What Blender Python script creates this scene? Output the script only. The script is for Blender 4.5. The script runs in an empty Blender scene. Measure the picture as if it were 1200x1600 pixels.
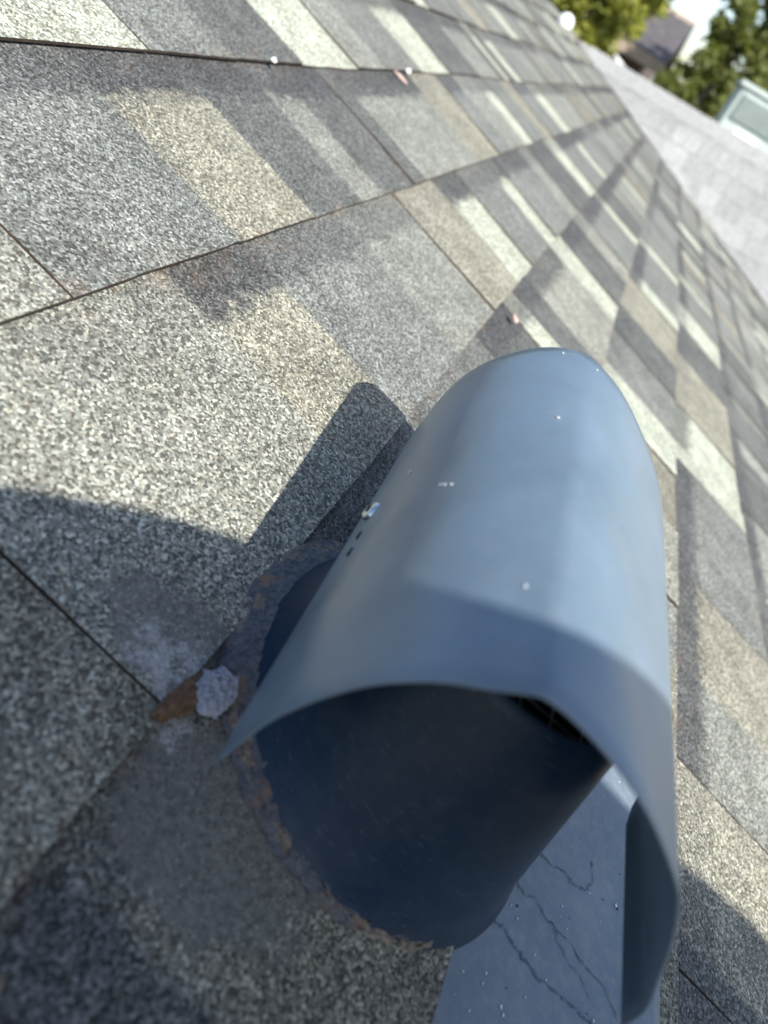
import bpy, bmesh, math, random
from mathutils import Vector, Matrix, noise

random.seed(11)
R = math.radians
sc = bpy.context.scene
col = sc.collection

# ------------------------------------------------------------------ frames
PITCH = R(18.435)                                   # 4-in-12 roof
cP, sP = math.cos(PITCH), math.sin(PITCH)
ROOF = Matrix(((1, 0, 0, 0), (0, cP, -sP, 0), (0, sP, cP, 0), (0, 0, 0, 1)))   # (along, upslope, normal) -> world
PSI = R(3.5)                                        # the hood is turned a little from the courses
T = Vector((math.cos(PSI), math.sin(PSI), 0))
L = Vector((math.sin(PSI), -math.cos(PSI), 0))
CAM_H = 0.2196

# ------------------------------------------------------------------ camera
cam_d = bpy.data.cameras.new("camera")
cam = bpy.data.objects.new("camera", cam_d)
col.objects.link(cam)
right = Vector((0.32708, -0.84297, 0.42710)); up = Vector((0.46746, 0.53712, 0.70213)); fwd = Vector((0.82128, 0.03000, -0.56974))
m3 = Matrix((right, up, -fwd)).transposed()
cam.matrix_world = Matrix.Translation(ROOF @ Vector((0, 0, CAM_H))) @ m3.to_4x4()
cam_d.sensor_width = 36; cam_d.lens = 36 * 1150.8 / 1600
cam_d.clip_start = 0.01; cam_d.clip_end = 3000
cam_d.dof.use_dof = True; cam_d.dof.focus_distance = 0.37; cam_d.dof.aperture_fstop = 7.0
sc.camera = cam

# ------------------------------------------------------------------ world, sun, exposure
to_sun = (ROOF.to_3x3() @ Vector((-0.7016, -0.323, 1.0))).normalized()
elev = math.asin(to_sun.z); azim = math.atan2(to_sun.x, to_sun.y)
w = bpy.data.worlds.new("World"); sc.world = w; w.use_nodes = True
nt = w.node_tree; nt.nodes.clear()
sky = nt.nodes.new("ShaderNodeTexSky"); sky.sky_type = 'NISHITA'; sky.sun_disc = False
sky.sun_elevation = elev; sky.sun_rotation = azim; sky.air_density = 1.0; sky.dust_density = 1.2; sky.ozone_density = 1.0
bg = nt.nodes.new("ShaderNodeBackground"); bg.inputs[1].default_value = 0.112
wo = nt.nodes.new("ShaderNodeOutputWorld")
nt.links.new(sky.outputs[0], bg.inputs[0]); nt.links.new(bg.outputs[0], wo.inputs[0])
sd = bpy.data.lights.new("sun", 'SUN'); sd.energy = 4.0; sd.angle = R(0.53); sd.color = (1.0, 0.955, 0.875)
sun = bpy.data.objects.new("sun", sd); col.objects.link(sun)
sun.rotation_euler = to_sun.to_track_quat('Z', 'Y').to_euler(); sun.location = (0, -3, 6)
sc.view_settings.view_transform = 'Standard'; sc.view_settings.look = 'None'
sc.view_settings.exposure = 1.08; sc.view_settings.gamma = 1; sc.view_settings.use_curve_mapping = False

# ------------------------------------------------------------------ helpers
def tag(o, label=None, cat=None, group=None, kind=None):
    if label: o['label'] = label
    if cat: o['category'] = cat
    if group: o['group'] = group
    if kind: o['kind'] = kind
    return o

def empty(name, mat=None):
    o = bpy.data.objects.new(name, None); col.objects.link(o)
    o.empty_display_size = 0.05
    if mat is not None: o.matrix_world = mat
    return o

def mesh_obj(name, verts, faces, mats, parent=None, smooth=False, midx=None):
    me = bpy.data.meshes.new(name)
    me.from_pydata([tuple(v) for v in verts], [], faces)
    for m in (mats if isinstance(mats, (list, tuple)) else [mats]): me.materials.append(m)
    if midx: me.polygons.foreach_set('material_index', midx)
    if smooth: me.polygons.foreach_set('use_smooth', [True] * len(faces))
    me.update()
    o = bpy.data.objects.new(name, me); col.objects.link(o)
    if parent: o.parent = parent
    return o

def from_bm(name, bm, mats, parent=None, smooth=False):
    me = bpy.data.meshes.new(name); bm.to_mesh(me); bm.free()
    for m in (mats if isinstance(mats, (list, tuple)) else [mats]): me.materials.append(m)
    if smooth: me.polygons.foreach_set('use_smooth', [True] * len(me.polygons))
    o = bpy.data.objects.new(name, me); col.objects.link(o)
    if parent: o.parent = parent
    return o

def box_bm(bm, x0, x1, y0, y1, z0, z1):
    vs = [bm.verts.new(p) for p in ((x0,y0,z0),(x1,y0,z0),(x1,y1,z0),(x0,y1,z0),(x0,y0,z1),(x1,y0,z1),(x1,y1,z1),(x0,y1,z1))]
    for f in ((3,2,1,0),(4,5,6,7),(0,1,5,4),(1,2,6,5),(2,3,7,6),(3,0,4,7)): bm.faces.new([vs[i] for i in f])

def tube(bm, pts, r, n=8, cap=True):
    rings = []
    for i, p in enumerate(pts):
        a = pts[max(i-1, 0)]; b = pts[min(i+1, len(pts)-1)]
        d = (Vector(b) - Vector(a)).normalized()
        x = d.orthogonal().normalized(); y = d.cross(x)
        rr = r[i] if isinstance(r, (list, tuple)) else r
        rings.append([bm.verts.new(Vector(p) + rr * (math.cos(2*math.pi*k/n) * x + math.sin(2*math.pi*k/n) * y)) for k in range(n)])
    for a, b in zip(rings, rings[1:]):
        for k in range(n): bm.faces.new((a[k], a[(k+1) % n], b[(k+1) % n], b[k]))
    if cap:
        bm.faces.new(rings[0][::-1]); bm.faces.new(rings[-1])

class Nodes:
    def __init__(s, name):
        s.m = bpy.data.materials.new(name); s.m.use_nodes = True
        s.t = s.m.node_tree; s.b = s.t.nodes['Principled BSDF']
    def n(s, typ, **kw):
        x = s.t.nodes.new(typ)
        for k, v in kw.items(): setattr(x, k, v)
        return x
    def l(s, a, b): s.t.links.new(a, b)
    def val(s, x, sock):
        if isinstance(x, (int, float)): sock.default_value = x
        elif isinstance(x, (tuple, list)): sock.default_value = tuple(x) + ((1,) if len(x) == 3 and len(sock.default_value) == 4 else ())
        else: s.l(x, sock)
    def math(s, op, a, b=0.0, c=None):
        x = s.n('ShaderNodeMath', operation=op); s.val(a, x.inputs[0]); s.val(b, x.inputs[1])
        if c is not None: s.val(c, x.inputs[2])
        return x.outputs[0]
    def mix(s, f, a, b, mode='MIX'):
        x = s.n('ShaderNodeMix', data_type='RGBA', blend_type=mode)
        s.val(f, x.inputs[0]); s.val(a, x.inputs[6]); s.val(b, x.inputs[7]); return x.outputs[2]
    def obj(s):
        return s.n('ShaderNodeTexCoord').outputs['Object']
    def noise(s, vec, scale, detail=3, rough=.5):
        x = s.n('ShaderNodeTexNoise'); s.l(vec, x.inputs['Vector']); x.inputs['Scale'].default_value = scale
        x.inputs['Detail'].default_value = detail; x.inputs['Roughness'].default_value = rough; return x
    def ramp(s, f, stops, interp='LINEAR'):
        x = s.n('ShaderNodeValToRGB'); x.color_ramp.interpolation = interp
        e = x.color_ramp.elements
        while len(e) < len(stops): e.new(0.5)
        for i, (p, c) in enumerate(stops):
            e[i].position = p; e[i].color = (c, c, c, 1) if isinstance(c, (int, float)) else tuple(c) + (1,)
        s.val(f, x.inputs[0]); return x.outputs[0]
    def maprange(s, v, a, b, c=0, d=1, smooth=True):
        x = s.n('ShaderNodeMapRange', interpolation_type='SMOOTHSTEP' if smooth else 'LINEAR')
        s.val(v, x.inputs[0])
        for i, q in enumerate((a, b, c, d)): x.inputs[1+i].default_value = q
        return x.outputs[0]
    def bump(s, h, strength, dist, normal=None):
        x = s.n('ShaderNodeBump'); x.inputs['Strength'].default_value = strength; x.inputs['Distance'].default_value = dist
        s.l(h, x.inputs['Height'])
        if normal is not None: s.l(normal, x.inputs['Normal'])
        return x.outputs[0]

def simple(name, color, rough=.6, metal=0.0, var=0.25, scale=8, bump=0.0):
    k = Nodes(name); v = k.obj()
    nz = k.noise(v, scale, 5, .6)
    f = k.ramp(nz.outputs[0], [(.25, 1 - var), (.75, 1 + var)])
    k.l(k.mix(1.0, tuple(color), f, 'MULTIPLY'), k.b.inputs['Base Color'])
    k.b.inputs['Roughness'].default_value = rough; k.b.inputs['Metallic'].default_value = metal
    if bump: k.l(k.bump(nz.outputs[0], bump, .01), k.b.inputs['Normal'])
    return k.m

# ------------------------------------------------------------------ materials
def shingle_material():
    k = Nodes('mineral granules')
    v = k.obj()
    tint = k.n('ShaderNodeAttribute', attribute_name='tint'); vv = k.n('ShaderNodeAttribute', attribute_name='v')
    # granules
    wob = k.noise(v, 900, 2, .5)
    wv = k.n('ShaderNodeVectorMath', operation='MULTIPLY_ADD'); k.l(wob.outputs['Color'], wv.inputs[0]); wv.inputs[1].default_value = (.00035,)*3; k.l(v, wv.inputs[2])
    vo = k.n('ShaderNodeTexVoronoi', feature='F1'); k.l(wv.outputs[0], vo.inputs['Vector']); vo.inputs['Scale'].default_value = 790; vo.inputs['Randomness'].default_value = 1
    vs = k.n('ShaderNodeTexVoronoi', feature='F1'); k.l(wv.outputs[0], vs.inputs['Vector']); vs.inputs['Scale'].default_value = 1700
    sep = k.n('ShaderNodeSeparateColor'); k.l(vo.outputs['Color'], sep.inputs[0])
    sep2 = k.n('ShaderNodeSeparateColor'); k.l(vs.outputs['Color'], sep2.inputs[0])
    g = k.ramp(sep.outputs[0], [(0, .36), (.20, .46), (.30, .74), (.55, .98), (.70, 1.28), (.88, 1.65), (1, 2.4)])
    g2 = k.ramp(sep2.outputs[0], [(0, .8), (.5, .98), (1, 1.25)])
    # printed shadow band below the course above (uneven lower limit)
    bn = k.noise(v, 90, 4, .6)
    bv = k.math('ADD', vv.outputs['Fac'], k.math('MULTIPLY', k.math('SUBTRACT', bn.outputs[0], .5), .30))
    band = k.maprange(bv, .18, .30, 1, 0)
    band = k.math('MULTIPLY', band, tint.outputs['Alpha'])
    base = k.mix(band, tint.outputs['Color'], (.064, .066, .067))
    # weathering clouds
    wn = k.noise(v, 26, 5, .65); wn2 = k.noise(v, 7, 3, .5)
    base = k.mix(1.0, base, k.ramp(wn.outputs[0], [(.25, .72), (.75, 1.25)]), 'MULTIPLY')
    base = k.mix(1.0, base, k.ramp(wn2.outputs[0], [(.25, .86), (.75, 1.12)]), 'MULTIPLY')
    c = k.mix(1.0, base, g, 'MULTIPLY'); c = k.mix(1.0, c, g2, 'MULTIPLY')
    # hue variety of single granules
    c = k.mix(k.math('MULTIPLY', k.math('GREATER_THAN', sep.outputs[1], .86), .4), c, k.mix(1.0, c, (1.18, 1.0, .86), 'MULTIPLY'))
    c = k.mix(k.math('MULTIPLY', k.math('GREATER_THAN', sep.outputs[2], .86), .4), c, k.mix(1.0, c, (.88, 1.0, 1.10), 'MULTIPLY'))
    # sealant smeared over the granules beside the collar
    sx = k.n('ShaderNodeSeparateXYZ'); k.l(v, sx.inputs[0])
    sn = k.noise(v, 60, 6, .7)
    def blob(cx, cy, rx, ry, amt):
        dx = k.math('DIVIDE', k.math('SUBTRACT', sx.outputs[0], cx), rx); dy = k.math('DIVIDE', k.math('SUBTRACT', sx.outputs[1], cy), ry)
        d = k.math('SQRT', k.math('ADD', k.math('MULTIPLY', dx, dx), k.math('MULTIPLY', dy, dy)))
        return k.maprange(k.math('ADD', d, k.math('MULTIPLY', k.math('SUBTRACT', sn.outputs[0], .5), amt)), .8, 1.05, 1, 0)
    smear = k.math('MAXIMUM', blob(.132, -.080, .036, .046, 1.1), blob(.168, -.026, .022, .030, 1.6))
    pale = k.math('MAXIMUM', blob(.158, -.034, .019, .021, 2.6), blob(.086, -.101, .006, .008, 1.2))
    sc0_ = k.mix(k.ramp(k.noise(v, 240, 4, .7).outputs[0], [(.3, 0), (.7, 1)]), (.080, .082, .078), (.220, .216, .204))
    pale = k.math('MULTIPLY', pale, k.math('MULTIPLY', k.ramp(k.noise(v, 170, 5, .75).outputs[0], [(.42, 0), (.52, 1)]), .85))
    sc_ = k.mix(pale, sc0_, (.40, .40, .41))
    sm = k.math('MULTIPLY', smear, k.ramp(sep2.outputs[1], [(.12, .2), (.38, .95)]))
    c = k.mix(sm, c, sc_)
    # rusty dirt caught along the butt lines and round the collar
    dirt = k.n('ShaderNodeAttribute', attribute_name='dirt')
    dn = k.noise(v, 45, 5, .7)
    df = k.math('MULTIPLY', dirt.outputs['Fac'], k.ramp(dn.outputs[0], [(.52, 0), (.70, 1)]))
    c = k.mix(k.math('MULTIPLY', df, .28), c, (.23, .13, .075))
    k.l(c, k.b.inputs['Base Color'])
    k.l(k.ramp(sep.outputs[1], [(0, .75), (.8, .92), (1, .6)]), k.b.inputs['Roughness'])
    k.b.inputs['Specular IOR Level'].default_value = .22
    h1 = k.math('ADD', k.math('SUBTRACT', 1.0, vo.outputs['Distance']), k.math('MULTIPLY', sep.outputs[2], .7))
    h2 = k.math('SUBTRACT', 1.0, vs.outputs['Distance'])
    hh = k.math('ADD', k.math('MULTIPLY', h1, k.math('SUBTRACT', 1.0, k.math('MULTIPLY', sm, .8))), k.math('MULTIPLY', h2, .35))
    k.l(k.bump(hh, .5, .0009), k.b.inputs['Normal'])
    return k.m
M_SHINGLE = shingle_material()
M_BUTT = simple('asphalt cut edge', (.050, .034, .024), .9, var=.8, scale=120)
M_DECK = simple('roofing felt', (.02, .02, .02), .95)

def paint_material(name, base, rough, spatter=True, scuff=.0, dust=.1, spsc=95, fade=1.16):
    k = Nodes(name); v = k.obj()
    n1 = k.noise(v, 14, 5, .6); n2 = k.noise(v, 160, 4, .65)
    c = k.mix(k.ramp(n1.outputs[0], [(.35, 0), (.7, 1)]), tuple(base), tuple(x * fade + .006 for x in base))
    if dust: c = k.mix(k.math('MULTIPLY', k.ramp(n2.outputs[0], [(.45, 0), (.8, 1)]), dust), c, (.30, .29, .27))
    if scuff:
        st = k.n('ShaderNodeMapping'); k.l(v, st.inputs[0]); st.inputs['Scale'].default_value = (60, 60, 420)
        st.inputs['Rotation'].default_value = (.5, .3, .9)
        s1 = k.noise(st.outputs[0], 3, 4, .6)
        c = k.mix(k.math('MULTIPLY', k.ramp(s1.outputs[0], [(.62, 0), (.74, 1)]), scuff), c, (.24, .25, .25))
    if spatter:
        vo = k.n('ShaderNodeTexVoronoi', feature='F1'); k.l(v, vo.inputs['Vector']); vo.inputs['Scale'].default_value = spsc
        sp = k.n('ShaderNodeSeparateColor'); k.l(vo.outputs['Color'], sp.inputs[0])
        sz = k.math('MULTIPLY', k.math('POWER', sp.outputs[0], 6.0), .11)
        dot = k.math('LESS_THAN', k.math('ADD', vo.outputs['Distance'], k.math('MULTIPLY', n2.outputs[0], .04)), k.math('ADD', sz, .012))
        dot = k.math('MULTIPLY', dot, k.math('GREATER_THAN', sp.outputs[1], .55))
        c = k.mix(k.math('MULTIPLY', dot, .8), c, k.mix(k.math('GREATER_THAN', sp.outputs[2], .45), (.02, .02, .022), (.55, .56, .55)))
    k.l(c, k.b.inputs['Base Color'])
    k.l(k.ramp(n1.outputs[0], [(.3, rough - .05), (.7, rough + .07)]), k.b.inputs['Roughness'])
    k.b.inputs['Specular IOR Level'].default_value = .5
    n3 = k.noise(v, 9, 2, .5)
    k.l(k.bump(n3.outputs[0], .45, .016, k.bump(n2.outputs[0], .06, .001)), k.b.inputs['Normal'])
    return k.m
M_HOOD = paint_material('slate blue baked paint', (.105, .148, .190), .33, spatter=False, scuff=.07, dust=.12, fade=1.38)
M_COLLAR_SHADED = paint_material('slate blue paint darkened for shade', (.0035, .018, .042), .40, scuff=.30, dust=.04, spsc=170)  # same paint as the hood, its shade under the hood put into the colour
hb_ = M_HOOD.node_tree.nodes['Principled BSDF']; hb_.inputs['IOR'].default_value = 1.7
for nd in M_COLLAR_SHADED.node_tree.nodes:
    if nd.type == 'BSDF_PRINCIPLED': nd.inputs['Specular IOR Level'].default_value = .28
M_PLATE = paint_material('slate blue plate paint', (.108, .142, .180), .50, dust=.40, spsc=150)
M_DARK = simple('painted pipe darkness', (.006, .007, .009), .9)  # near-black colour stands in for the shade down the pipe
M_WIRE = simple('galvanised wire', (.35, .33, .30), .45, .8)
M_ZINC = simple('zinc plated screw', (.62, .70, .72), .25, 1.0, var=.1, scale=200)
M_HOLE = simple('punched slot shade', (.008, .01, .014), .8)
M_CHIP = simple('white paint chip', (.62, .63, .62), .7)
M_LINE = simple('dried dirt line', (.086, .111, .139), .8, var=.7, scale=300)

def bead_material():
    k = Nodes('roof sealant'); v = k.obj()
    n1 = k.noise(v, 55, 5, .7); n2 = k.noise(v, 420, 4, .7)
    c = k.mix(k.ramp(n2.outputs[0], [(.35, 0), (.7, 1)]), (.045, .055, .070), (.15, .155, .165))
    c = k.mix(k.ramp(n1.outputs[0], [(.55, 0), (.68, .85)]), c, (.24, .145, .085))
    k.l(c, k.b.inputs['Base Color']); k.b.inputs['Roughness'].default_value = .8
    k.l(k.bump(n2.outputs[0], .9, .002), k.b.inputs['Normal'])
    return k.m
M_BEAD = bead_material()
M_RUSTY = simple('dusty orange sealant', (.150, .125, .098), .9, var=.9, scale=420)

# ------------------------------------------------------------------ the roof of shingles
E_ = 0.143
B0 = 0.3925
def line_b(k): return B0 - E_ * k
RIDGE_X, RIDGE_Z, RIDGE_Y = 4.72, 0.18, 0.55
SLOPE = 0.66
RAKE = 4.95
def edge_a(b):                                      # where the roof stops: rake above, valley with the cross wing below
    y = b * cP; z = b * sP
    if y > RIDGE_Y: return RAKE
    return RIDGE_X + (z - RIDGE_Z) / SLOPE

def warp(a, b):
    return .0022 * math.sin(a * 5.1 + b * 3) + .0016 * math.sin(a * 2.3 - b * 7 + 1) - .003 + .0007 * noise.noise(Vector((a * 14, b * 14, 0)))

COL = {'W': (.32, .335, .295), 'L': (.208, .208, .192), 'T': (.208, .199, .172), 'G': (.144, .149, .148), 'D': (.096, .099, .101),
       'B': (.165, .157, .138), 'M': (.182, .186, .178), 'K': (.075, .077, .080)}
COL = {q: (c[0] * 1.05, c[1] * 1.06, c[2] * .97) for q, c in COL.items()}
def tab_geo(k, a0, a1, stops, lift, band, nb=4, rough=.0006):
    """one shingle tab: slab with uneven outline; returns verts, faces, per-vertex (tint, v, dirt), material index"""
    bt, bb = line_b(k), line_b(k + 1)
    g = .0007
    avals = [a0 + g, a1 - g]
    for (s, c0, c1) in stops:
        for q in (s - .004, s + .004):
            if a0 + .003 < q < a1 - .003: avals.append(q)
    if a1 - a0 > .06: avals.append((a0 + a1) / 2 + .0003)
    if a1 - a0 > .10: avals += [a0 * .75 + a1 * .25 + .0002, a0 * .25 + a1 * .75 + .0001]
    avals = sorted(set(avals))
    n = len(avals)
    top, bot, attr = [], [], []
    rows = [-.10] + [i / nb for i in range(nb + 1)]
    seed = random.random() * 50
    for j, vv in enumerate(rows):
        for i, a in enumerate(avals):
            t = max(0, vv)
            b = bt + (bb - bt) * vv
            if j == len(rows) - 1: b += .0016 * noise.noise(Vector((a * 22, k * 3.1, 0))) + rough * (random.random() - .5) * 2
            if i in (0, n - 1): a = a + .0011 * noise.noise(Vector((b * 24, seed + i, 0))) + rough * (random.random() - .5)
            nn = .0027 * t + lift * (.3 + .7 * t) + warp(a, b)
            e = edge_a(b)
            aa = min(a, e)
            top.append(Vector((aa, b, nn))); bot.append(Vector((aa, b, nn - .0020)))
            ci = None
            for (s, c0, c1) in stops:
                if a < s: ci = c0; break
                ci = c1
            bnd = band
            if isinstance(ci, str):
                if len(ci) > 1: bnd = float(ci[1:])
                ci = COL[ci[0]]
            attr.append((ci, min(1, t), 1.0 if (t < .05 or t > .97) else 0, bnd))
    m = len(rows); V = top + bot; off = len(top); F = []; MI = []
    for j in range(m - 1):
        for i in range(n - 1):
            q = j * n + i
            F.append((q, q + n, q + n + 1, q + 1)); MI.append(0)
    for i in range(n - 1):
        q = (m - 1) * n + i
        F.append((q, q + off, q + off + 1, q + 1)); MI.append(1)
    for j in range(m - 1):
        q = j * n
        F.append((q, q + off, q + off + n, q + n)); MI.append(1)
        q = j * n + n - 1
        F.append((q, q + n, q + n + off, q + off)); MI.append(1)
    return V, F, attr + attr, MI

def set_attrs(me, attr, dirtscale=1):
    t = me.attributes.new('tint', 'FLOAT_COLOR', 'POINT')
    t.data.foreach_set('color', [x for (c, v, d, b) in attr for x in (c[0], c[1], c[2], b)])
    for nm, i in (('v', 1), ('dirt', 2)):
        q = me.attributes.new(nm, 'FLOAT', 'POINT'); q.data.foreach_set('value', [x[i] for x in attr])

# hand-read courses: (a0, a1, [colour stops], raised, printed band)
NEAR = {
 0: [(-.3,.10,'G',0,.5),(.10,.485,'W',1,.4),(.485,.729,[(.60,'G','D')],1,.6),(.729,.872,'W',0,.2),(.872,.966,'M',1,.5),(.966,1.108,'G',1,.4),(1.108,1.26,'W',0,.8),(1.26,1.46,'D',1,.5),
     (1.46,1.66,'M',0,.8),(1.66,1.70,'D',1,0),(1.70,1.76,'W',0,.5),(1.76,1.82,'D',1,.2),(1.82,1.92,'W',0,.8),(1.92,2.15,'G',1,.5),(2.15,2.3,'M',0,.8)],
 1: [(-.3,.02,'D',0,.5),(.02,.255,'L',1,.3),(.255,.512,[(.30,'G.2','G.7'),(.402,'G.7','T.95')],1,.95),(.512,.76,[(.612,'D','M'),(.668,'M','D')],0,.9),(.76,.80,'D',1,.3),(.80,1.048,'M',1,.9),(1.048,1.18,'T',0,.2),
     (1.18,1.266,'G',1,.8),(1.266,1.40,'M',1,.4),(1.40,1.49,'W',0,.8),(1.49,1.62,'G',1,.3),(1.62,1.75,'T',0,.2),(1.75,1.95,'G',1,.7),(1.95,2.1,'W',0,.7)],
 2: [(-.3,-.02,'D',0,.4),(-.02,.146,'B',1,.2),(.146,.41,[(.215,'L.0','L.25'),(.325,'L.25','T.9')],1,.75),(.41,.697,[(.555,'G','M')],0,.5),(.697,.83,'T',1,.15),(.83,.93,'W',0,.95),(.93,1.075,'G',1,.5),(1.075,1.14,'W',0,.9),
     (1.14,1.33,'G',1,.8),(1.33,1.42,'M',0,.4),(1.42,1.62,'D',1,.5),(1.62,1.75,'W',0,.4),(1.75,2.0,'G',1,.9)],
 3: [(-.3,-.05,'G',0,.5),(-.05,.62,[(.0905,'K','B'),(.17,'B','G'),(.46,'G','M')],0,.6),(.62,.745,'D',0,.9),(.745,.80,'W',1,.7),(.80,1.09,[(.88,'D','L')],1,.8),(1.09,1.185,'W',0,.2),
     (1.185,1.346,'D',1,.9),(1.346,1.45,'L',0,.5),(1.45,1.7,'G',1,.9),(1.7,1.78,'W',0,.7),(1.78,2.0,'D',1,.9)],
 4: [(-.3,.05,'G',0,.5),(.05,.30,'B',1,.6),(.30,.56,[(.48,'B','G')],0,.3),(.56,.69,'L',1,.2),(.69,.825,'B',0,.6),(.825,.933,'W',1,.2),(.933,1.09,'G',0,.3),(1.09,1.23,'D',1,.5),(1.23,1.434,'T',0,.1),
     (1.434,1.51,'W',1,.9),(1.51,1.80,'G',1,.9),(1.80,1.9,'W',0,.5)],
 5: [(-.3,.05,'D',0,.5),(.05,.25,'D',1,.4),(.25,.394,[(.27,'D','T')],1,.3),(.394,.64,[(.50,'M','T')],1,.9),(.64,.90,'G',1,.9),(.90,.95,'W',1,.1),(.95,1.10,'W',0,.75),(1.10,1.35,'T',1,.2),(1.35,1.55,'D',1,.5),
     (1.55,1.72,'W',0,.5),(1.72,1.95,'G',1,.9)],
 6: [(-.3,.2,'G',0,.5),(.2,.45,'T',1,.8),(.45,.62,'D',0,.6),(.62,.80,'W',1,.9),(.80,1.0,'M',0,.9),(1.0,1.22,'D',1,.6)],
}
roof = empty('shingle_roof', ROOF)
tag(roof, 'large weathered roof of grey, tan and cream laminated shingles carrying the blue metal vent', 'roof')

tabs = []
rt = random.Random(5)
for k in range(-8, 17):
    got = NEAR.get(k, [])
    a = -.3; lastlift = 0
    for (a0, a1, st, lf, band) in got:
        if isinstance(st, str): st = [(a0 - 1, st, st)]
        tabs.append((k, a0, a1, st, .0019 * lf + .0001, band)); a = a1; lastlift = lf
    while a < edge_a(line_b(k)) + .02:
        lastlift = 1 - lastlift
        wdt = rt.choice([.10, .13, .16, .20, .24]) if lastlift else rt.choice([.05, .07, .09, .12, .15])
        c = rt.choices('GMDBT', (5, 3.5, 3, .4, .5))[0] if lastlift else rt.choices('WMTGL', (5, 2, .8, 1, 1.8))[0]
        jj = rt.uniform(.85, 1.15); cc = tuple(x * jj for x in COL[c])
        tabs.append((k, a, a + wdt, [(a - 1, cc, cc)], .0021 * lastlift + rt.uniform(0, .0006), rt.choice([.2, .6, .85, .95])))
        a += wdt
def tab_rank(t):                                    # nearer to the camera and inside the picture first
    k, a0, a1 = t[:3]; am = (a0 + a1) / 2; bm_ = line_b(k + .5)
    q = ROOF @ Vector((am, bm_, 0)) - cam.location
    z = q.dot(fwd); x = q.dot(right); y = q.dot(up)
    inside = z > .05 and abs(x / z) < .60 and abs(y / z) < .78
    return (0 if inside else 1, q.length)
tabs.sort(key=tab_rank)
sv, sf, sa, sm_ = [], [], [], []
for i, (k, a0, a1, st, lf, band) in enumerate(tabs):
    V, F, A, MI = tab_geo(k, a0, a1, st, lf, band, nb=5 if i < 80 else 2, rough=.0022 if (k == 3 and a0 < 0) else .0006)
    if a0 > edge_a(line_b(k + 1)) and a0 > edge_a(line_b(k)): continue
    if i < 300:
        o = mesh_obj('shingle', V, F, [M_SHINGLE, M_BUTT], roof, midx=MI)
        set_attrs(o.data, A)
    else:
        n0 = len(sv); sv += V; sf += [tuple(x + n0 for x in f) for f in F]; sa += A; sm_ += MI
o = mesh_obj('distant_shingles', sv, sf, [M_SHINGLE, M_BUTT], roof, midx=sm_); set_attrs(o.data, sa); tag(o, kind='stuff')

# deck, rake board and wall below
bt, bb = line_b(-8), line_b(17)
V = []; nseg = 30
for i in range(nseg + 1):
    b = bt + (bb - bt) * i / nseg
    V += [Vector((-.32, b, -.0085)), Vector((edge_a(b) - .01, b, -.0085)), Vector((edge_a(b) - .01, b, -.035)), Vector((-.32, b, -.035))]
F = []
for i in range(nseg):
    q = 4 * i
    for s in range(4): F.append((q + s, q + (s + 1) % 4, q + 4 + (s + 1) % 4, q + 4 + s))
F += [(3, 2, 1, 0), tuple(4 * nseg + x for x in (0, 1, 2, 3))]
mesh_obj('roof_deck', V, F, M_DECK, roof)
M_TRIM = simple('off white trim paint', (.62, .61, .58), .6)
bm = bmesh.new(); b_lo = RIDGE_Y / cP + .02
box_bm(bm, RAKE - .008, RAKE + .017, b_lo, bt, -.16, -.010)
from_bm('rake_board', bm, M_TRIM, roof)

# ------------------------------------------------------------------ the roof vent
def pr(s, l, n): return T * s + L * l + Vector((0, 0, n))
vent_mat = ROOF @ Matrix.Translation((.222, -.123, 0))
vent = empty('roof_vent', vent_mat)
tag(vent, 'slate blue metal roof vent with arched hood over a round collar, sealed into the shingles', 'roof vent')
VO = Vector((.222, -.123, 0))
def vm(name, verts, faces, mat, parent=vent, smooth=True, off=True):
    return mesh_obj(name, [v - VO for v in verts] if off else verts, faces, mat, parent, smooth)

# hood cross-sections (lateral, height) at the near and the far edge
NEARP = [(.0595,.0365),(.0568,.060),(.0568,.074),(.0582,.087),(.0612,.1005),(.0655,.1105),(.0705,.1190),(.0775,.1264),(.0840,.1345),(.0935,.1362),(.105,.1360),(.117,.1345),(.130,.1310),(.148,.1240),(.1565,.1190),(.170,.1075),(.181,.0960),(.1945,.0825),(.1992,.0710)]
FARP = [(.0567,.0462),(.0538,.0585),(.0505,.074),(.0492,.088),(.0508,.1015),(.0545,.1128),(.0597,.1230),(.0672,.1325),(.0778,.1384),(.0925,.1393),(.107,.1373),(.122,.1332),(.136,.1285),(.151,.1218),(.160,.1160),(.172,.1055),(.183,.0940),(.1955,.0800),(.2000,.0710)]
def catmull(P, sub):
    out = []
    for i in range(len(P) - 1):
        p0 = P[max(i-1, 0)]; p1 = P[i]; p2 = P[i+1]; p3 = P[min(i+2, len(P)-1)]
        for j in range(sub):
            t = j / sub
            out.append(tuple(.5 * (2*p1[c] + (p2[c]-p0[c])*t + (2*p0[c]-5*p1[c]+4*p2[c]-p3[c])*t*t + (3*p1[c]-p0[c]-3*p2[c]+p3[c])*t**3) for c in (0, 1)))
    out.append(P[-1]); return out
def smooth_prof(P, it=3, keep=32):
    P = [list(p) for p in P]
    for _ in range(it):
        Q = [p[:] for p in P]
        for i in range(1, len(P) - 1):
            if i == keep: continue
            for c in (0, 1): Q[i][c] = .25*P[i-1][c] + .5*P[i][c] + .25*P[i+1][c]
        P = Q
    return [tuple(p) for p in P]
np_, fp_ = smooth_prof(catmull(NEARP, 4), 3), smooth_prof(catmull(FARP, 4), 3)
S1, S2, NS = .119, .3145, 28
def hood_pt(i, s):
    f = (s - S1) / (S2 - S1)
    l = np_[i][0] * (1-f) + fp_[i][0] * f; n = np_[i][1] * (1-f) + fp_[i][1] * f
    return pr(s, l, n)
def sstep(a, b, x):
    t = max(0, min(1, (x - a) / (b - a))); return t*t*(3-2*t)
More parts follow.
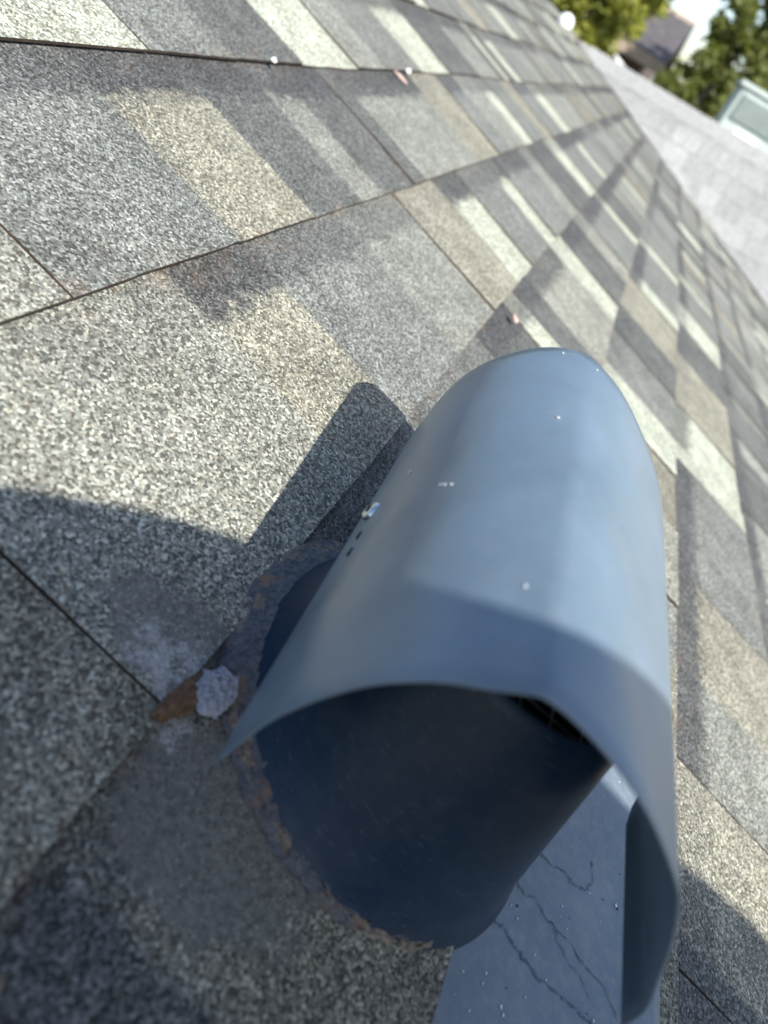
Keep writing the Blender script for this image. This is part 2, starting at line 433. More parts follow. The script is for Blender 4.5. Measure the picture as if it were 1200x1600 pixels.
npf = len(np_)
HV = []; HF = []
for j in range(NS + 1):
    s = S1 + (S2 - S1) * j / NS
    for i in range(npf):
        p = hood_pt(i, s)
        if i > npf - 5:                              # right foot of the hood is trimmed higher towards the far end
            p.z += .012 * sstep(.188, .215, s) * (i - (npf - 5)) / 4
        HV.append(p)
for j in range(NS):
    for i in range(npf - 1):
        q = j * npf + i; HF.append((q, q + 1, q + npf + 1, q + npf))
hood = vm('hood', HV, HF, M_HOOD)
sol = hood.modifiers.new('sheet', 'SOLIDIFY'); sol.thickness = .0009; sol.offset = 0
bv = hood.modifiers.new('edge', 'BEVEL'); bv.width = .0003; bv.segments = 1; bv.limit_method = 'ANGLE'

# collar: cone from the plate to the screened mouth
TILT = R(9); P_ax = Vector((0, math.sin(TILT), math.cos(TILT)))
C_base = Vector((.222, -.123, 0)); C_top = C_base + P_ax * .094
RB, RT = .0828, .050
ex = Vector((1, 0, 0)); ey = Vector((0, math.cos(TILT), -math.sin(TILT)))
NC = 96; CV = []; CF = []
prof = [(0, 1.0), (.03, .985), (.12, .93), (.3, .78), (.5, .58), (.7, .37), (.85, .20), (.95, .08), (1.0, 0.0)]
for (t, w_) in prof:
    for q in range(NC):
        th = 2 * math.pi * q / NC
        pb = C_base + Vector((RB * math.cos(th), RB * math.sin(th), -.002))
        pt = C_top + ex * RT * math.cos(th) + ey * RT * math.sin(th)
        CV.append(pb * (1 - t) + pt * t + (pb - C_base).normalized() * .004 * max(0, 1 - t / .12) ** 2)
nr = len(prof)
for (dr, dz) in ((-.0008, .0004), (-.0016, 0), (-.003, -.004), (-.003, -.03)):   # rolled lip and inside wall
    for q in range(NC):
        th = 2 * math.pi * q / NC
        CV.append(C_top + P_ax * dz + (ex * math.cos(th) + ey * math.sin(th)) * (RT + dr))
for j in range(nr + 3):
    for q in range(NC): CF.append((j*NC+q, j*NC+(q+1) % NC, (j+1)*NC+(q+1) % NC, (j+1)*NC+q))
vm('collar', CV, CF, M_COLLAR_SHADED)
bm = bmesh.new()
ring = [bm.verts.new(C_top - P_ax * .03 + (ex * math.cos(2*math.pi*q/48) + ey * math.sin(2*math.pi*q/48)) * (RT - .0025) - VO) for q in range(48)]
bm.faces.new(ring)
from_bm('duct_dark_disc', bm, M_DARK, vent)  # flat disc closing the duct, painted dark in place of its shade
scr = empty('wire_screen'); scr.parent = vent
scr_c = C_top - P_ax * .004
wv = None
for ax, ay in ((ex, ey), (ey, ex)):
    for i in range(-3, 4):
        d = i * .0127; half = math.sqrt(max(0, (RT - .003) ** 2 - d * d))
        bm = bmesh.new(); c0 = scr_c + ay * d
        dz = P_ax * (.0005 if ax is ex else -.0005)
        tube(bm, [c0 - ax * half - VO + dz, c0 - VO + dz, c0 + ax * half - VO + dz], .00045, 6)
        from_bm('wire', bm, M_WIRE, scr, True)

# flashing plate on the course below, its upper part under the shingles
PV = []; PF = []
na, nb_ = 60, 28
A0, A1, Bt, Bb = .045, .392, -.1660, -.304
for j in range(nb_ + 1):
    for i in range(na + 1):
        a = A0 + (A1 - A0) * i / na; b = Bt + (Bb - Bt) * j / nb_
        u = (b - (-.18)) / (-.304 + .18)
        n = .0012 + .0068 * max(0, u) + warp(a, b) + .0006 * noise.noise(Vector((a * 30, b * 30, 3)))
        PV.append(Vector((a, b + .0006 * noise.noise(Vector((a * 40, 1, 0))), n)))
for j in range(nb_):
    for i in range(na):
        q = j * (na + 1) + i; PF.append((q, q + na + 1, q + na + 2, q + 1))
plate = vm('flashing_plate', PV, PF, M_PLATE)
sol = plate.modifiers.new('sheet', 'SOLIDIFY'); sol.thickness = .0007; sol.offset = -1
def plate_n(a, b):
    u = (b + .18) / (-.124); return .0012 + .0068 * max(0, u) + warp(a, b) + .0006 * noise.noise(Vector((a * 30, b * 30, 3)))

# sealant bead round the foot of the collar
bm = bmesh.new(); NB = 160; rings = []
for q in range(NB):
    th = 2 * math.pi * q / NB
    dd = Vector((math.cos(th), math.sin(th), 0))
    up_side = max(0, math.cos(th - R(84))) ** 1.5         # thick on the upslope side, a thin line at the bottom
    wd = (.0012 if 190 < math.degrees(th) < 300 else .0022) + .012 * up_side ** 1.5 + .004 * up_side * noise.noise(Vector((math.cos(th) * 9, math.sin(th) * 9, 2)))
    crust = max(0, 1 - abs(math.degrees(th) - 160) / 45)
    wd += .0034 * crust * (.6 + .8 * noise.noise(Vector((q * .21, 3, 1))) ** 2)
    hgt = .0012 + .009 * up_side ** 1.8 + .0012 * crust
    ring = []
    base_n = (plate_n(C_base.x + RB * dd.x, C_base.y + RB * dd.y) if C_base.y + RB * dd.y < -.17 else .003)
    for t in (0, .15, .35, .6, .8, 1.0):
        r = (RB - .35 * hgt - .0012) * (1 - t) + (RB + wd) * t
        z = base_n + hgt * (1 - t) ** 1.2 * 1.0 - .002 * (t > .9)
        p = C_base + dd * (r + .0020 * noise.noise(Vector((math.cos(th) * 30, math.sin(th) * 30, t * 3)))) + Vector((0, 0, z + .0018 * noise.noise(Vector((math.cos(th) * 40, math.sin(th) * 40, t * 5 + 7)))))
        ring.append(bm.verts.new(p - VO))
    rings.append(ring)
for q in range(NB):
    a, b = rings[q], rings[(q + 1) % NB]
    for t in range(5): bm.faces.new((a[t], a[t+1], b[t+1], b[t]))
bead = from_bm('sealant_bead', bm, [M_BEAD, M_RUSTY], vent, True)
for i, pgn in enumerate(bead.data.polygons):
    dg = (i // 5) * 360 / NB
    if 190 < dg < 300: pgn.material_index = 1
    elif i % 5 >= 2 and (50 < dg < 190) and noise.noise(Vector((dg * .09, (i % 5) * .6, 5))) > .12: pgn.material_index = 1

# screw and slots on the left foot of the hood
def left_foot(s, n):
    best = None
    for i in range(0, npf // 3):
        p = hood_pt(i, s)
        if best is None or abs(p.z - n) < abs(best.z - n): best = p
    return best
def disc_stack(name, c, axis, profile, mat, parent, nseg=20, stretch=None):
    bm = bmesh.new(); axis = axis.normalized(); x = axis.orthogonal().normalized() if stretch is None else stretch[0].normalized(); y = axis.cross(x)
    sx_ = 1 if stretch is None else stretch[1]
    rs = []
    for (r, z) in profile:
        rs.append([bm.verts.new(c - VO + axis * z + x * r * sx_ * math.cos(2*math.pi*q/nseg) + y * r * math.sin(2*math.pi*q/nseg)) for q in range(nseg)])
    for a, b in zip(rs, rs[1:]):
        for q in range(nseg): bm.faces.new((a[q], a[(q+1) % nseg], b[(q+1) % nseg], b[q]))
    bm.faces.new(rs[-1]); bm.faces.new(rs[0][::-1])
    return from_bm(name, bm, mat, parent, True)
out = -L + Vector((0, 0, .12))
p = left_foot(.231, .0575)
scw = disc_stack('screw', p + out * .0003, out, [(.0046, 0), (.0047, .0005), (.0044, .0012), (.0036, .0022), (.0034, .0023)], M_ZINC, vent)
disc_stack('screw_slot', p + out * .0026, out, [(.0011, 0), (.0011, .00012)], M_HOLE, scw, 12, (T, 2.6))
for s in (.2145, .2035):
    p = left_foot(s, .0570)
    disc_stack('punched_slot', p + out * .0007, out, [(.0012, -.0004), (.0012, .0001)], M_HOLE, vent, 16, (T, 2.3))
# white chips and flecks on the hood
def hood_at(s, l):
    best = min(range(6, npf - 6), key=lambda i: abs((hood_pt(i, s) - pr(s, l, 0)).dot(L)))
    p = hood_pt(best, s); q = hood_pt(best + 1, s); nn = T.cross(q - p).normalized()
    if nn.z < 0: nn = -nn
    return p + nn * .0006, nn
def fleck(surf, pts, mat, name, parent=vent):
    p0, nn = surf; x = T - nn * T.dot(nn); x.normalize(); y = nn.cross(x)
    bm = bmesh.new(); lo = [bm.verts.new(p0 - VO + x * u + y * v_) for u, v_ in pts]; hi = [bm.verts.new(p0 - VO + nn * .00025 + (x * u + y * v_) * .92) for u, v_ in pts]
    bm.faces.new(hi); n_ = len(pts)
    for i in range(n_): bm.faces.new((lo[i], lo[(i+1) % n_], hi[(i+1) % n_], hi[i]))
    return from_bm(name, bm, mat, parent)
def blobpts(r, n=9, el=1.0):
    return [(r * random.uniform(.6, 1.2) * math.cos(2*math.pi*i/n), r * el * random.uniform(.6, 1.2) * math.sin(2*math.pi*i/n)) for i in range(n)]
fleck(hood_at(.208, .0575), [(-.0016,-.0022),(-.0010,-.0030),(.0004,-.0016),(.0014,.0010),(.0022,.0034),(.0012,.0032),(.0004,.0012),(-.0004,.0004),(.0010,-.0004)][:9], M_CHIP, 'paint_chip')
for (s, l, r) in ((.236, .0405, .0011), (.250, .0735, .0008), (.308, .067, .0007), (.306, .082, .0006), (.155, .078, .0007)):
    fleck(hood_at(s, l), blobpts(r, 7, .8), M_CHIP, 'paint_chip')
# dried water lines and chips on the plate
def ribbon(name, pts, wdt, mat):
    V = []; F = []; P = []
    for a, b in zip(pts, pts[1:]):
        for t in range(9):
            f = t / 9; P.append(Vector((a[0]*(1-f)+b[0]*f + random.gauss(0, .00022), a[1]*(1-f)+b[1]*f + random.gauss(0, .00022), 0)))
    P.append(Vector((pts[-1][0], pts[-1][1], 0)))
    for i, p in enumerate(P):
        p.x += .0014 * noise.noise(Vector((i * .4, wdt * 900, 0))); p.y += .0014 * noise.noise(Vector((i * .4, wdt * 900, 9)))
    for i, p in enumerate(P):
        d = (P[min(i+1, len(P)-1)] - P[max(i-1, 0)]).normalized(); s = Vector((-d.y, d.x, 0)) * wdt * (.15 + 1.4 * random.random() ** 1.5)
        for q in (p - s, p + s): V.append(Vector((q.x, q.y, plate_n(q.x, q.y) + .0004)))
    for i in range(len(P) - 1): F.append((2*i, 2*i+1, 2*i+3, 2*i+2))
    return vm(name, V, F, mat, smooth=False)
ribbon('water_stain', [(.208,-.2057),(.2063,-.2118),(.2083,-.2188),(.2045,-.2286),(.2034,-.2444),(.1997,-.2562),(.1998,-.2652),(.191,-.2753),(.188,-.283)], .00045, M_LINE)
ribbon('water_stain', [(.1827,-.1942),(.1855,-.2015),(.1849,-.2066),(.1821,-.2148),(.1798,-.2236),(.1799,-.236),(.1811,-.2505),(.1807,-.2613),(.180,-.272)], .0006, M_LINE)
ribbon('water_stain', [(.2311,-.2161),(.2301,-.2229),(.2328,-.2343),(.2315,-.2417),(.2335,-.2476),(.2411,-.2514),(.2514,-.2493)], .0004, M_LINE)
ribbon('water_stain', [(.2032,-.231),(.1956,-.2414),(.1937,-.2514),(.1896,-.2578)], .00022, M_LINE)
for (a, b, r) in ((.2411,-.2689,.0012),(.1573,-.2107,.0011),(.194,-.2107,.0006),(.1967,-.2058,.0006),(.1639,-.2003,.0008),(.1553,-.2125,.0008),(.1594,-.1998,.0006),(.2086,-.2389,.0005),(.1823,-.261,.0009),(.1574,-.1892,.0005),(.181,-.2316,.0005),(.147,-.196,.0006),(.168,-.222,.0005),(.226,-.259,.0005)):
    fleck((Vector((a, b, plate_n(a, b) + .0002)), Vector((0, 0, 1))), blobpts(r, 7, .7), M_CHIP, 'paint_chip')

M_GRIT = simple('dark grit', (.03, .03, .035), .9)
pr_ = random.Random(31)
for i in range(34):
    a, b = pr_.uniform(.135, .265), pr_.uniform(-.292, -.186)
    if (a - .222) ** 2 + (b + .123) ** 2 < .088 ** 2: continue
    fleck((Vector((a, b, plate_n(a, b) + .0002)), Vector((0, 0, 1))), blobpts(pr_.choice((.0003, .0004, .0006, .0008)), 6, .7), pr_.choice((M_CHIP, M_GRIT, M_GRIT)), 'grit_fleck')

# ------------------------------------------------------------------ loose bits lying on the roof
def lump(name, loc, size, mat, label, cat, seed, rough=.35, rot=0, sub=3, freq=2.2):
    bm = bmesh.new(); bmesh.ops.create_icosphere(bm, subdivisions=sub, radius=1)
    for v in bm.verts:
        d = 1 + rough * noise.fractal(v.co * freq + Vector((seed, seed * 2, 0)), 1.0, 2.0, 4)
        v.co = v.co * d; v.co.z = max(v.co.z, -.35)
        v.co = Vector((v.co.x * size[0], v.co.y * size[1], v.co.z * size[2]))
    o = from_bm(name, bm, mat, None, True)
    o.matrix_world = ROOF @ Matrix.Translation(loc) @ Matrix.Rotation(rot, 4, 'Z')
    return tag(o, label, cat)
def rough_mat(name, c1, c2, sc1, bump=.8, dist=.002):
    k = Nodes(name); v = k.obj(); n = k.noise(v, sc1, 6, .7)
    k.l(k.mix(k.ramp(n.outputs[0], [(.35, 0), (.65, 1)]), c1, c2), k.b.inputs['Base Color']); k.b.inputs['Roughness'].default_value = .9
    k.l(k.bump(n.outputs[0], bump, dist), k.b.inputs['Normal']); return k.m
M_FIBRE = rough_mat('grey fibrous sealant', (.20, .21, .25), (.46, .47, .53), 620)
M_RUST = rough_mat('orange brown foam', (.07, .04, .022), (.24, .135, .07), 520)
M_PINK = rough_mat('pinkish grit', (.45, .30, .24), (.56, .44, .39), 300)
M_WHITE = rough_mat('white grit', (.6, .6, .58), (.8, .8, .78), 300)
def flat_chip(name, loc, outline, thick, mat, label, cat, tilt):
    bm = bmesh.new(); nr_ = 7; rings = []
    P = []
    for a, b in zip(outline, outline[1:] + outline[:1]):
        for t in range(5): P.append((a[0] + (b[0]-a[0]) * t / 5, a[1] + (b[1]-a[1]) * t / 5))
    for r in range(nr_ + 1):
        f = r / nr_; rg = []
        for (x, y) in P:
            q = Vector((x, y, 0)) * (1 - f * .97)
            nz = noise.fractal(Vector((q.x * 500, q.y * 500, 4)), 1.0, 2.0, 4)
            z = thick * (0 if r == 0 else (.70 + .30 * min(1, f * 2)) + .45 * nz)
            if r < 2: q *= 1 + .17 * noise.fractal(Vector((x * 420, y * 420, 1)), 1.0, 2.0, 3)
            rg.append(bm.verts.new((q.x, q.y, z)))
        rings.append(rg)
    for a, b in zip(rings, rings[1:]):
        for t in range(len(P)): bm.faces.new((a[t], a[(t+1) % len(P)], b[(t+1) % len(P)], b[t]))
    bm.faces.new(rings[-1]); bm.faces.new(rings[0][::-1])
    o = from_bm(name, bm, mat); o.matrix_world = ROOF @ Matrix.Translation(loc) @ Matrix.Rotation(tilt, 4, 'Y')
    return tag(o, label, cat)
flat_chip('sealant_chip', (.1632, -.0462, .0066), [(-.0105, .0010), (-.0050, .0068), (.0030, .0080), (.0090, .0040), (.0100, -.0025), (.0050, -.0072), (-.0035, -.0066), (-.0080, -.0060)], .0032, M_FIBRE,
          'flaky pale grey chip of dried sealant lying beside the collar', 'chip', R(-4))
lump('foam_strip', (.1575, -.0400, .0045), (.0165, .0046, .0028), M_RUST, 'orange brown strip of crumbling foam under the pale grey chip', 'foam strip', 5.2, .3, R(-15), 5, 3.0)
lump('grit_crumb', (.720, -.056, .004), (.007, .0035, .0026), M_PINK, 'small pinkish crumb on the shingles just beyond the vent hood', 'crumb', 1.7, .3, R(30), 2)
lump('grit_crumb', (.656, .2455, .005), (.0030, .0028, .0025), M_WHITE, 'white speck on the upper butt line, left one of the two', 'crumb', 2.7, .3, 0, 2)
lump('grit_crumb', (1.032, .2455, .005), (.0048, .0040, .004), M_WHITE, 'white speck on the upper butt line, right one of the two', 'crumb', 4.4, .3, 0, 2)
lump('wood_sliver', (.985, .236, .004), (.0022, .011, .002), M_PINK, 'tiny tan sliver lying under the upper butt line', 'sliver', 6.4, .2, R(20), 2)

# ------------------------------------------------------------------ the cross wing roof with pale shingles
def pale_shingle_material():
    k = Nodes('pale grey shingles'); v = k.obj()
    at = k.n('ShaderNodeAttribute', attribute_name='tint')
    n1 = k.noise(v, 3.5, 5, .6); n2 = k.noise(v, 420, 2, .5); n4 = k.noise(v, 60, 4, .75)
    c = k.mix(1.0, at.outputs['Color'], k.ramp(n1.outputs[0], [(.3, .95), (.7, 1.05)]), 'MULTIPLY')
    c = k.mix(1.0, c, k.ramp(n4.outputs[0], [(.35, .72), (.65, 1.25)]), 'MULTIPLY')
    c = k.mix(1.0, c, k.ramp(n2.outputs[0], [(.3, .7), (.7, 1.3)]), 'MULTIPLY')
    k.l(c, k.b.inputs['Base Color']); k.b.inputs['Roughness'].default_value = .75
    k.l(k.bump(n2.outputs[0], .4, .001), k.b.inputs['Normal']); return k.m
M_PALE = pale_shingle_material()
wing = empty('cross_wing_roof', Matrix.Translation((RIDGE_X, RIDGE_Y, RIDGE_Z)))
tag(wing, 'pale grey shingled roof of the lower cross wing beyond the valley, sloping towards the viewer', 'roof')
def wing_slope(sign, name):
    V = []; F = []; A = []; MI = []
    ex_ = .14; rr = random.Random(3 + sign); cw = math.cos(math.atan(SLOPE)); sw = math.sin(math.atan(SLOPE))
    for c in range(0, 17):
        u0, u1 = c * ex_, (c + 1) * ex_ + .012
        y = RIDGE_Y + rr.uniform(0, .2)
        while y > -7.5:
            wd = rr.choice((.05, .08, .11, .16)); lift = rr.choice((0, .0025))
            t = rr.uniform(.86, 1.12); tint = (.25 * t, .255 * t, .25 * t)
            ya, yb = y - .001, y - wd + .001
            # stop in the valley where the slope meets the main roof
            def vy(u): return (RIDGE_Z - u * sw) / math.tan(PITCH)
            if sign < 0:
                ya0, ya1 = min(ya, vy(u0)), min(ya, vy(u1))
                yb0, yb1 = min(yb, ya0 - .0005), min(yb, ya1 - .0005)
            else: ya0 = ya1 = ya; yb0 = yb1 = yb
            q = len(V)
            for (u, yy, h_) in ((u0, ya0, .001 + lift * .3), (u0, yb0, .001 + lift * .3), (u1, yb1, .0032 + lift * .4), (u1, ya1, .0032 + lift * .4), (u1, yb1, .001), (u1, ya1, .001)):
                V.append(Vector((sign * (u * cw + h_ * sw), yy - RIDGE_Y, -u * sw + h_ * cw)))
                A.append((tint, 0, 0, 0))
            F += [(q, q+1, q+2, q+3), (q+3, q+2, q+4, q+5)]
            y -= wd
    o = mesh_obj(name, V, F, M_PALE, wing); set_attrs(o.data, A); tag(o, kind='stuff')
wing_slope(-1, 'shingle_courses'); wing_slope(1, 'shingle_courses')
M_BOARD = simple('wing roof boards', (.16, .15, .14), .9)
V = []; F = []
tw = 17 * .14; cw = math.cos(math.atan(SLOPE)); sw = math.sin(math.atan(SLOPE))
for y in (RIDGE_Y - .02, -7.5):
    yb = y - RIDGE_Y
    yl = (RIDGE_Z - tw * sw) / math.tan(PITCH) - RIDGE_Y if y > -1 else yb
    V += [Vector((0, yb, -.002)), Vector((-tw * cw, yl, -tw * sw - .002)), Vector((-tw * cw, yl, -tw * sw - .05)), Vector((0, yb, -.055)), Vector((tw * cw, yb, -tw * sw - .05)), Vector((tw * cw, yb, -tw * sw - .002))]
F = [(0,6,7,1), (1,7,8,2), (2,8,9,3), (3,9,10,4), (4,10,11,5), (5,11,6,0), (0,1,2,3,4,5), (11,10,9,8,7,6)]
mesh_obj('roof_boards', V, F, M_BOARD, wing)
bm = bmesh.new()
y = -.1
while y > -8.0:                                      # overlapping ridge caps
    for s in (-1, 1):
        pts = [(0, y, .0085), (0, y - .17, .007), (s * .13 * cw, y - .17, .007 - .13 * sw), (s * .13 * cw, y, .0085 - .13 * sw)]
        vs = [bm.verts.new(p) for p in pts]; bm.faces.new(vs if s < 0 else vs[::-1])
    y -= .14
o = from_bm('ridge_caps', bm, M_PALE, wing)
set_attrs(o.data, [((.255, .26, .255), 0, 0, 0)] * len(o.data.vertices)); tag(o, kind='stuff')
M_WALL = simple('tan stucco wall', (.36, .31, .25), .9)
bm = bmesh.new(); box_bm(bm, -tw * cw + .35, tw * cw - .35, -7.2, -.9, -3.38, -tw * sw + .16)
from_bm('wall', bm, M_WALL, wing)

# white round cap where the wing ridge meets the main roof
vp = empty('vent_cap', ROOF @ Matrix.Translation((4.50, .622, -.02)) @ Matrix.Rotation(-PITCH, 4, 'X') @ Matrix.Scale(.85, 4))
tag(vp, 'small round white cap standing where the pale ridge meets the grey roof', 'vent cap')
M_PVC = simple('white plastic', (.80, .80, .79), .35, var=.05)
bm = bmesh.new(); tube(bm, [(0, 0, -.02), (0, 0, .03)], .025, 16); from_bm('pipe', bm, M_PVC, vp, True)
bm = bmesh.new(); prf = [(.026, -.028), (.044, -.026), (.050, -.008), (.049, .008), (.043, .026), (.030, .040), (.014, .047), (.002, .049)]
rs = [[bm.verts.new((r * math.cos(2*math.pi*q/24), r * math.sin(2*math.pi*q/24), z + .045)) for q in range(24)] for r, z in prf]
for a, b in zip(rs, rs[1:]):
    for q in range(24): bm.faces.new((a[q], a[(q+1) % 24], b[(q+1) % 24], b[q]))
bm.faces.new(rs[0][::-1]); bm.faces.new(rs[-1]); from_bm('cap', bm, M_PVC, vp, True)

# ------------------------------------------------------------------ evaporative cooler behind the wing ridge
M_CASE = simple('pale green enamel', (.42, .48, .45), .55, var=.08)
M_LOUV = simple('grey green louvre', (.34, .39, .37), .5, var=.1)
M_LEG = simple('galvanised stand', (.30, .31, .31), .5, .6)
zt, z0_ = .43, -.28
ac = empty('rooftop_cooler', Matrix.Translation((6.2, -.645, z0_ - .40)))
tag(ac, 'pale green boxy rooftop cooler with grey louvred panel behind the pale ridge', 'cooler')
hx, hy, hz = .30, .245, zt - z0_
bm = bmesh.new(); box_bm(bm, -hx, hx, -hy, hy, .40, .40 + hz); bmesh.ops.bevel(bm, geom=bm.edges[:], offset=.012, segments=2, affect='EDGES')
from_bm('case', bm, M_CASE, ac)
bm = bmesh.new(); box_bm(bm, -hx - .02, hx + .02, -hy - .02, hy + .02, .40 + hz - .005, .40 + hz + .022); from_bm('lid', bm, M_CASE, ac)
zb0, zb1 = .40 + hz - .18, .40 + hz - .025
bm = bmesh.new(); box_bm(bm, -hx - .006, -hx + .01, -hy + .035, hy - .035, zb0, zb1); pan = from_bm('louvre_panel', bm, M_LOUV, ac)
for i in range(9):
    z = zb0 + .012 + i * (zb1 - zb0 - .02) / 8.4
    bm = bmesh.new()
    vs = [bm.verts.new(p) for p in ((-hx - .006, -hy + .045, z), (-hx - .006, hy - .045, z), (-hx - .020, hy - .045, z - .010), (-hx - .020, -hy + .045, z - .010), (-hx - .006, -hy + .045, z - .003), (-hx - .006, hy - .045, z - .003))]
    bm.faces.new(vs[:4]); bm.faces.new((vs[3], vs[2], vs[5], vs[4])); from_bm('louvre', bm, M_LOUV, pan)
M_LABEL = simple('white access plate', (.82, .84, .82), .35, var=.03)
bm = bmesh.new(); box_bm(bm, -hx - .008, -hx + .01, -.04, .13, .40 + hz - .45, .40 + hz - .22); from_bm('access_panel', bm, M_LABEL, ac)
for (x, y) in ((-1, -1), (-1, 1), (1, -1), (1, 1)):
    bm = bmesh.new(); zz = -.65 * abs(6.2 + x * (hx - .03) - RIDGE_X) + RIDGE_Z - (z0_ - .40)
    box_bm(bm, x * (hx - .03) - .018, x * (hx - .03) + .018, y * (hy - .03) - .018, y * (hy - .03) + .018, zz, .41); from_bm('leg', bm, M_LEG, ac)

# ------------------------------------------------------------------ ground, neighbour's house, trees
k = Nodes('dry lawn'); v = k.obj(); n1 = k.noise(v, .35, 6, .65); n2 = k.noise(v, 9, 4, .7)
c = k.mix(k.ramp(n1.outputs[0], [(.4, 0), (.6, 1)]), (.055, .075, .025), (.16, .13, .08))
k.l(k.mix(1.0, c, k.ramp(n2.outputs[0], [(.3, .6), (.7, 1.3)]), 'MULTIPLY'), k.b.inputs['Base Color']); k.b.inputs['Roughness'].default_value = .95
GZ = -3.2
bm = bmesh.new(); vs = [bm.verts.new(p) for p in ((-900, -900, GZ), (900, -900, GZ), (900, 900, GZ), (-900, 900, GZ))]; bm.faces.new(vs)
tag(from_bm('ground', bm, k.m), kind='structure')

M_HWALL = simple('brown painted wall', (.13, .095, .085), .9)
M_HROOF = simple('dark brown shingle roof', (.085, .075, .078), .9, var=.5, scale=6)
M_HTRIM = simple('tan eave board', (.34, .27, .21), .8)
hs = empty('neighbour_house', Matrix.Translation((16.5, 1.6, GZ)))
tag(hs, 'brown house with dark shingled roof standing between the trees beyond the pale ridge', 'house')
W0, W1 = -1.22, 6.5                                  # along y
bm = bmesh.new(); box_bm(bm, 0, 7.0, W0 + .35, W1, 0, 3.56); from_bm('wall', bm, M_HWALL, hs)
rb = []
ze, zr = 3.66, 4.60
bm = bmesh.new()
P = [(-.45, ze), (3.5, zr), (7.45, ze), (7.45, ze - .14), (3.5, zr - .14), (-.45, ze - .14)]
v0 = [bm.verts.new((x, W0, z)) for x, z in P]; v1 = [bm.verts.new((x, W1 + .4, z)) for x, z in P]
for i in range(6): bm.faces.new((v0[i], v0[(i+1) % 6], v1[(i+1) % 6], v1[i]))
bm.faces.new(v0[::-1]); bm.faces.new(v1); rf = from_bm('roof', bm, M_HROOF, hs)
bm = bmesh.new(); box_bm(bm, -.50, -.452, W0 - .02, W1 + .42, ze - .17, ze + .02); from_bm('eave_board', bm, M_HTRIM, hs)
bm = bmesh.new()
for s in (-1, 1):
    a = [bm.verts.new((3.5 + s * .22, y, zr - .055)) for y in (W0 - .01, W1 + .41)]; b = [bm.verts.new((3.5, y, zr + .03)) for y in (W0 - .01, W1 + .41)]
    bm.faces.new((a[0], a[1], b[1], b[0]))
from_bm('ridge_cap', bm, M_HTRIM, rf)
bm = bmesh.new()
box_bm(bm, -.02, .05, -.9, .0, 1.2, 2.5); wn = from_bm('window', bm, simple('dark window glass', (.02, .025, .03), .1), hs)
bm = bmesh.new()
for q in ((-.95, -.9, 1.15, 2.55), (.0, .05, 1.15, 2.55), (-.95, .05, 2.5, 2.56), (-.95, .05, 1.14, 1.2)): box_bm(bm, -.04, .02, q[0], q[1], q[2], q[3])
from_bm('frame', bm, M_TRIM, wn)
# white sloping porch edge in front of the house
M_WHT = simple('white porch paint', (.80, .80, .78), .6, var=.05)
pc = empty('patio_cover', Matrix.Translation((13.6, .75, GZ)))
tag(pc, 'white sloping patio cover edge in front of the brown house wall', 'patio cover')
bm = bmesh.new()
Pq = [(.50, 3.46), (-.02, 3.28), (-.02, 3.18), (.50, 3.36)]
v0 = [bm.verts.new((0, y, z)) for y, z in Pq]; v1 = [bm.verts.new((1.6, y, z)) for y, z in Pq]
for i in range(4): bm.faces.new((v0[i], v0[(i+1) % 4], v1[(i+1) % 4], v1[i]))
bm.faces.new(v0[::-1]); bm.faces.new(v1); from_bm('cover', bm, M_WHT, pc)
for x in (.05, 1.5):
    bm = bmesh.new(); box_bm(bm, x - .05, x + .05, .2, .3, 0, 3.26); from_bm('post', bm, M_WHT, pc)

def leaf_mat(name, c1, c2):
    k = Nodes(name); oi = k.n('ShaderNodeNewGeometry'); v = k.obj()
    n = k.noise(v, 1.6, 3, .6)
    f = k.math('ADD', k.math('MULTIPLY', oi.outputs['Random Per Island'], .6), k.math('MULTIPLY', n.outputs[0], .4))
    k.l(k.mix(k.ramp(f, [(.25, 0), (.75, 1)]), c1, c2), k.b.inputs['Base Color']); k.b.inputs['Roughness'].default_value = .55
    k.b.inputs['Transmission Weight'].default_value = 0
    tr = k.n('ShaderNodeBsdfTranslucent'); tr.inputs[0].default_value = (c2[0] * 1.3, c2[1] * 1.3, c2[2] * .6, 1)
    mx = k.n('ShaderNodeMixShader'); mx.inputs[0].default_value = .35
    k.l(k.b.outputs[0], mx.inputs[1]); k.l(tr.outputs[0], mx.inputs[2]); k.l(mx.outputs[0], k.t.nodes['Material Output'].inputs[0])
    return k.m
M_LEAF_Y = leaf_mat('yellow green leaves', (.14, .165, .025), (.34, .35, .07))
M_LEAF_G = leaf_mat('olive green leaves', (.07, .095, .022), (.20, .22, .065))
M_BARK = simple('grey brown bark', (.09, .07, .055), .95, var=.4, scale=5)
